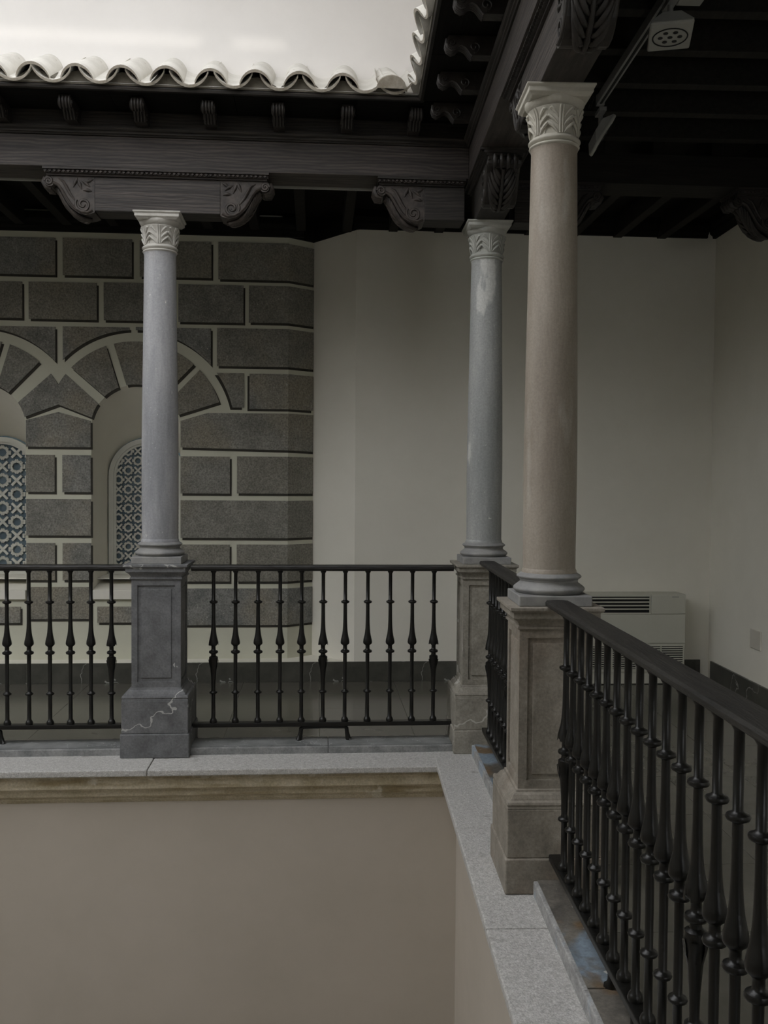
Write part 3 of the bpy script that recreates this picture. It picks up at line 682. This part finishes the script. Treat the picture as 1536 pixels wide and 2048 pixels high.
def bolster(M, ends, label, m_block, m_carve, arm=.363, back=None, group=None):
    """timber bolster on a column: plain block, moulding above, carved ends. ends: signs along local x"""
    t = thing('carved_bolster', label, 'bolster', M, group)
    a = -arm if -1 in ends else (back if back is not None else 0); b = arm if 1 in ends else (back if back is not None else 0)
    lo, hi = min(a, b), max(a, b)
    MB().box(lo, hi, -.085, .085, 0, .2).build('block', m_block, t, I4, bevel=.004)
    for s in ends: half_scroll(t, s, arm, m_carve)
    L0 = lo-.285 if -1 in ends else lo; L1 = hi+.285 if 1 in ends else hi
    md = MB(); md.box(L0+.012, L1-.012, -.098, .098, .198, .210); md.box(L0, L1, -.134, .134, .224, .2365)
    mo = md.build('moulding', m_block, t, I4)
    bd = MB(); n = int((L1-L0)/.026)
    for k in range(n):
        x = L0+.013+k*(L1-L0-.01)/n
        for y in (-.118, .118):
            bd.add([(x-.010, y-.006, .217), (x, y-.006, .2095), (x+.010, y-.006, .217), (x, y-.006, .2245), (x-.010, y+.006, .217), (x, y+.006, .2095), (x+.010, y+.006, .217), (x, y+.006, .2245)],
                   [(0, 1, 2, 3), (7, 6, 5, 4), (0, 4, 5, 1), (1, 5, 6, 2), (2, 6, 7, 3), (3, 7, 4, 0)])
    bd.box(L0+.004, L1-.004, -.112, .112, .209, .225)
    bd.build('bead_row', m_carve, mo, I4)
    return t
ZB = 3.172
bolster(MF @ T(-1.965, 0, ZB), (-1, 1), 'carved brown timber bolster on the bluish grey column, scrolls at both ends', M_woodl, M_carve)
bolster(MF @ T(-.03, 0, ZB), (-1,), 'carved timber bolster reaching left from the far corner column', M_wood, M_carve, back=-.122)
bolster(MF @ T(.03, 0, ZB), (1,), 'dark carved bolster reaching right from the far corner column behind the near column', M_wood, M_carved, back=.122)
bolster(MR @ T(.03, 0, ZB), (1,), 'dark bolster with leaf carving facing out from the far corner column', M_wood, M_carved, back=-.12)
bolster(MR @ T(2.015, 0, ZB), (-1, 1), 'long timber bolster with big acanthus end on the nearest column', M_woodl, M_carved)
bolster(MF @ T(2.16, 0, ZB), (-1,), 'dark carved corbel projecting from the right wall under the cross beam', M_wood, M_carved, back=0)
BZ0, BZ1 = ZB+.237, 3.59
def beam(M, u0, u1, label, m, v0=-.13, v1=.115, z0=BZ0, z1=BZ1):
    t = thing('timber_beam', label, 'beam', M)
    MB().box(u0, u1, v0, v1, z0, z1).build('beam_timber', m, t, I4, bevel=.004)
    return t
bf = beam(MF, -6.0, -.135, 'long dark wooden beam over the far columns', M_woodl)
br = beam(MR, -.13, 6.0, 'dark wooden beam over the corner and nearest columns, running towards the camera', M_woodl)
bc = beam(MF, .118, 2.14, 'dark cross beam from the corner column to the right wall', M_joist)
tag(MB().box(-4.5, -.14, .138, .156, BZ0-.004, BZ0+.020).build('conduit', M_lamp, None, MF, bevel=.003), 'thin pale cable trunking along the back edge of the far beam', 'trunking')

# eaves: cornice, frieze, brackets, soffit
BRP = [(0, 0), (.122, 0), (.130, .006), (.140, .022), (.156, .040), (.176, .050), (.196, .046), (.206, .030), (.222, .026), (.240, .036), (.248, .056), (.246, .078), (.238, .092), (0, .092)]
brm = MB().prism([(a, z) for a, z in BRP], -.032, .032)
for k in range(4):
    y = -.0255+k*.017
    brm.tube([(a, y, z) for a, z in [(.124, -.001), (.134, .008), (.143, .022), (.158, .039), (.177, .048), (.196, .043), (.208, .028), (.224, .023), (.242, .034), (.250, .056), (.247, .078)]], .0075, 6)
for y in (-.034, .034):
    brm.tube([(p[0], y, p[1]) for p in spiral(.222, .056, .026, 1.4, 1, -pi/2, 18)], .004, 5)
    brm.tube([(p[0], y, p[1]) for p in spiral(.115, .038, .028, 1.4, -1, -pi/2, 18)], .004, 5)
brm = brm.mesh('eave_bracket', M_carved, 50)
SOF = 3.732
def eave(M, u0, u1, bks, label, m, s0=None):
    s0 = u0 if s0 is None else s0
    t = thing('timber_eave', label, 'eave', M)
    MB().sweep_u([(-.10, 3.5905), (-.138, 3.5905), (-.142, 3.597), (-.150, 3.600), (-.150, 3.610), (-.160, 3.616), (-.166, 3.626), (-.166, 3.634), (-.10, 3.634)], u0, u1).build('cornice_moulding', m, t, I4)
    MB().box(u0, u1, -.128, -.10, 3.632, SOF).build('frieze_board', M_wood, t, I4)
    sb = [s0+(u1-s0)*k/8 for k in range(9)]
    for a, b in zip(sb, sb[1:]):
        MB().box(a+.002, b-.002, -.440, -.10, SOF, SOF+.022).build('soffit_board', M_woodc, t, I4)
    MB().sweep_u([(-.43, SOF-.004), (-.446, SOF-.002), (-.452, SOF+.010), (-.448, SOF+.024), (-.43, SOF+.024)], s0, u1 if s0 != u0 else u1-.31).build('edge_moulding', m, t, I4)
    for u in bks:
        put('eave_bracket', brm, t, T(u, -.128, 3.636) @ RZ(-pi/2))
    return t
eave(MF, -5.6, -.13, [-.475-.39*k for k in range(10)], 'dark wooden eave with reeded scroll brackets along the far side', M_wood)
eave(MR, .13, 5.2, [.42+.40*k for k in range(11)], 'dark wooden eave with scroll brackets along the right side', M_wood, .44)

# roof tiles
PT = radians(29)
def tile_mesh(cover):
    m = MB(); Lt = .50; w0, w1 = (.088, .078) if cover else (.104, .092); n = 12; th = .015; k = 1.15; dp = .070 if cover else .072
    def fn(a, b):
        w = w0+(w1-w0)*b; t = (a-.5)*2; x = w*sin(t*k)/sin(k); h = dp*(w/w0)*(cos(t*k)-cos(k))/(1-cos(k))
        return (x, b*Lt, h if cover else -h)
    m.grid(fn, n, 3, lambda a, b: (0, 0, -th))
    me = m.mesh('roof_tile', M_tile, 50); me.materials.append(M_tileedge)
    for p in me.polygons:
        if all(me.vertices[i].co.y < 1e-4 for i in p.vertices): p.material_index = 1
    return me
TC, TP = tile_mesh(True), tile_mesh(False)
def tiles(M, us_pan, us_cov, label, extra=None):
    r = bpy.data.objects.new('roof_eave', None); COL.objects.link(r); r.matrix_world = M; struct(r, label)
    zt = 3.822
    for u in us_pan:
        put('roof_tile', TP, r, T(u+random.uniform(-.004, .004), -.515+random.uniform(-.006, .006), zt) @ RZ(random.uniform(-.03, .03)) @ Matrix.Rotation(PT, 4, 'X'))
    for u in us_cov:
        put('roof_tile', TC, r, T(u+random.uniform(-.005, .005), -.495+random.uniform(-.012, .012), zt-.050+random.uniform(-.003, .003)) @ RZ(random.uniform(-.05, .05)) @ Matrix.Rotation(PT, 4, 'X'))
    a, b = min(us_pan+us_cov)-.1, max(us_pan+us_cov)+.06
    # mortar bed with a wavy front under the tiles
    n = 120; fr = []
    m = MB()
    def zf(u):
        d = min(abs(u-q) for q in us_cov) if us_cov else 1
        return zt-.055+.055*max(0, cos(min(1, d/.10)*pi/2))**.8
    def fn(s, t): u = a+(b-a)*s; return (u, -.455, SOF+.02 + (zf(u)-SOF-.02)*t)
    def thk(s, t): return (0, .30, .15*t)
    m.grid(fn, n, 2, thk)
    m.build('mortar_bed', M_mortar, r, I4)
    return r
pans = [far_uz(x, y, -.5)[0] for x, y in ((25, 169), (104, 169), (198, 170), (290, 173), (377, 177), (466, 178), (557, 183), (643, 186), (728, 190))]
pans = [pans[0]-.243*k for k in range(10, 0, -1)] + pans
covs = [(a+b)/2 for a, b in zip(pans, pans[1:])]
tiles(MF, pans + [far_uz(790, 194, -.5)[0]], covs + [far_uz(783, 160, -.5)[0]], 'row of limewashed curved clay tiles along the far eave')
MB().prism([(-.078, 0), (.078, 0)]+[(.082*cos(radians(a)), .066*sin(radians(a))) for a in range(10, 171, 20)], -.012, .02).build('mortar_plug', M_tileedge, [o for o in bpy.data.objects if o.name == 'roof_eave'][0], T(far_uz(783, 160, -.5)[0], -.500, 3.772) @ Matrix.Rotation(PT, 4, 'X'))
pr_ = [.66+.243*k for k in range(18)]
tiles(MR, pr_, [(a+b)/2 for a, b in zip(pr_, pr_[1:])]+[.54], 'row of limewashed curved clay tiles along the right eave')
# roof bed behind the tiles (closes the slope up to the upper wall)
struct(MB().add([(-5.6, -.44, 3.775), (-.30, -.44, 3.775), (.0, -.11, 3.95), (-5.6, -.11, 3.95), (-5.6, -.11, 3.76), (.0, -.11, 3.76), (-.30, -.46, 3.76), (-5.6, -.46, 3.76)],
    [(0, 1, 2, 3), (4, 5, 6, 7), (0, 3, 4, 7), (1, 6, 5, 2), (0, 7, 6, 1), (2, 5, 4, 3)]).build('trim_13', M_upper, None, MF), 'limewashed bed of the far tile eave')
struct(MB().add([(5.0, -.44, 3.775), (.30, -.44, 3.775), (.0, -.11, 3.95), (5.0, -.11, 3.95), (5.0, -.11, 3.76), (.0, -.11, 3.76), (.30, -.46, 3.76), (5.0, -.46, 3.76)],
    [(0, 1, 2, 3), (4, 5, 6, 7), (0, 3, 4, 7), (1, 6, 5, 2), (0, 7, 6, 1), (2, 5, 4, 3)]).build('trim_14', M_upper, None, MR), 'limewashed bed of the right tile eave')

# ceiling joists
jm = MB().box(-.035, .035, 0, 2.30, 0, ZC-3.60).mesh('joist', M_joist)
jt = CEILR
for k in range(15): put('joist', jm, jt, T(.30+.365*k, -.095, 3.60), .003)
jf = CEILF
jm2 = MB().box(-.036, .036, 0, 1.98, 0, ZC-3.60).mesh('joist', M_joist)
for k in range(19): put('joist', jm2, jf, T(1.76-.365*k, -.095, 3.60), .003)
# timber mouldings along the tops of the walls
def wallplate(nm, M, u0, u1, v, label, z=ZW):
    struct(MB().sweep_u([(v, z), (v-.025, z), (v-.03, z+.02), (v-.05, z+.035), (v-.055, z+.06), (v-.085, z+.085), (v-.085, z+.14), (v, z+.14)], u0, u1).build(nm, M_woodc, None, M), label)
wallplate('trim_15', MF, UP-.02, 2.14, VW, 'dark moulding along the top of the plain far wall')
wallplate('trim_16', MF, -9.0, UB+.12, V0, 'dark moulding along the top of the painted wall', 3.575)
wallplate('trim_17', Matrix.Translation((XR, 7.75, 0)) @ RZ(-pi/2), 0, 6, 0, 'dark moulding along the top of the right wall')
struct(MB().add([(UB-.05, V0-.06, 3.575), (UG, VG-.03, 3.575), (UP+.03, VW-.03, ZW), (UP+.03, VW+.2, ZW), (UG, VG+.1, 3.575), (UB-.05, V0-.06, 3.75), (UG, VG-.03, 3.75), (UP+.03, VW-.03, 3.75), (UP+.03, VW+.2, 3.75), (UG, VG+.1, 3.75)],
    [(0, 1, 6, 5), (1, 2, 7, 6), (2, 3, 8, 7), (3, 4, 9, 8), (4, 0, 5, 9), (0, 4, 1), (1, 4, 3, 2), (5, 6, 7, 8, 9)]).build('trim_18', M_woodc, None, MF), 'dark moulding in the wall recess')

# ================================================================== FITTINGS
# fan coil unit
ac = thing('fan_coil_unit', 'cream fan coil heater standing against the far wall behind the railing', 'air conditioner', MF @ T(0, 0, 0))
a0, a1, va, vb = 1.135, 1.935, 1.62, VW-.003
MB().box(a0, a1, va+.008, vb, .004, .722).build('casing', M_ac, ac, I4, bevel=.006)
MB().box(a0+.003, a1-.003, va, va+.010, .330, .562).build('front_panel', M_ac, ac, I4, bevel=.002)
MB().box(a1-.285, a1-.003, va, va+.010, .566, .718).build('control_cover', M_ac, ac, I4, bevel=.002)
MB().box(a1-.115, a1-.06, va-.002, va, .699, .704).build('maker_mark', M_grey, ac, I4)
MB().box(a0+.02, a1-.295, va+.004, va+.009, .575, .705).build('outlet_recess', M_acd, ac, I4)
ms = MB().box(a0+.02, a1-.297, va-.002, va+.009, 0, .010).mesh('louvre', M_ac)
for z in (.600, .628, .656, .684): put('louvre', ms, ac, T(0, 0, z) )
MB().box(a0, a1-.287, va, va+.010, .705, .719).build('outlet_frame', M_ac, ac, I4); MB().box(a0, a1-.287, va, va+.010, .565, .576).build('outlet_frame', M_ac, ac, I4)
MB().box(a1-.300, a1-.290, va, va+.010, .576, .706).build('outlet_frame', M_ac, ac, I4); MB().box(a0, a0+.02, va, va+.010, .576, .706).build('outlet_frame', M_ac, ac, I4)
MB().box(a0+.01, a1-.01, va+.004, va+.009, .125, .308).build('intake_recess', M_acd, ac, I4)
MB().box(a0+.003, a1-.003, va, va+.010, .306, .325).build('upper_band', M_ac, ac, I4)
mi = MB().box(a0+.01, a1-.01, va-.001, va+.009, 0, .0085).mesh('intake_slat', M_ac)
for k in range(10): put('intake_slat', mi, ac, T(0, 0, .130+.0178*k))
mv = MB().box(-.005, .005, va-.002, va+.009, .122, .308).mesh('intake_bar', M_ac)
for x in (a0+.012, a0+.2, a0+.4, a0+.6, a1-.014): put('intake_bar', mv, ac, T(x, 0, 0))
MB().box(a0+.004, a1-.004, va-.001, va+.01, .100, .122).build('lower_band', M_ac, ac, I4); MB().box(a0+.004, a1-.004, va+.001, va+.01, .006, .092).build('kick_plate', M_ac, ac, I4)
# switch plate
sw = tag(MB().box(XR-.012, XR, 6.72, 6.90, .405, .545).build('wall_plate', M_switch, None, None, bevel=.004), 'ivory blank wall plate low on the right wall', 'wall plate')

# track with two flat spotlights
tk = thing('lighting_track', 'grey lighting track fixed under the joists of the right gallery', 'track', T(1.262, 0, 0))
MB().box(-.018, .018, 2.4, 4.92, 3.555, 3.600).build('rail', M_grey, tk, I4, bevel=.002)
MB().box(-.006, .006, 2.4, 4.90, 3.552, 3.556).build('slot', M_acd, tk, I4)
tg = MB().box(-.020, .020, 4.90, 4.925, 3.548, 3.602).build('end_cap', M_grey, tk, I4)
MB().tube([(-.03, 4.93, 3.60), (-.035, 5.0, 3.56), (-.02, 5.05, 3.60)], .005, 6).build('feed_cable', M_iron, tk, I4)
MB().box(.03, .13, 3.70, 3.86, 3.535, 3.600).build('power_box', M_lamp, tk, I4, bevel=.003)
def spot(loc, rot, label):
    t = thing('flat_spotlight', label, 'spotlight', T(*loc), 'flat square spotlights on the track')
    MB().box(-.018, .018, -.05, .05, -.02, 0).build('adapter', M_grey, t, I4)
    MB().lathe([(.012, -.115), (.012, -.02)], 12).build('stem', M_grey, t, I4, smooth=40)
    H = Matrix.Translation((0, 0, -.125)) @ rot
    hd = MB().box(-.085, .085, -.105, .105, -.022, -.004).build('lamp_head', M_lamp, t, H, bevel=.008)
    MB().prism([(-.084, -.005), (.084, -.005), (.035, .030), (-.035, .030)], -.10, .10).build('heat_sink', M_grey, hd, I4)
    MB().tube([(.068*cos(2*pi*q/28), .068*sin(2*pi*q/28), -.0225) for q in range(29)], .0028, 6).build('lens_ring', M_acd, hd, I4, smooth=60)
    le = MB().lathe([(.010, -.0232), (.010, -.0215)], 12).mesh('led', M_acd, 40)
    for k in range(7):
        a = k*pi/3; rr = 0 if k == 6 else .038
        put('led', le, hd, T(rr*cos(a), rr*sin(a), 0))
    return t
Rx, Ry = lambda a: Matrix.Rotation(radians(a), 4, 'X'), lambda a: Matrix.Rotation(radians(a), 4, 'Y')
spot((1.272, 3.86, 3.555), RZ(radians(-14)) @ Rx(-4), 'flat square spotlight with round ring of lenses, higher on the track')
spot((1.285, 4.99, 3.555), RZ(radians(-4)) @ Ry(-58), 'flat spotlight turned edge-on at the far end of the track')
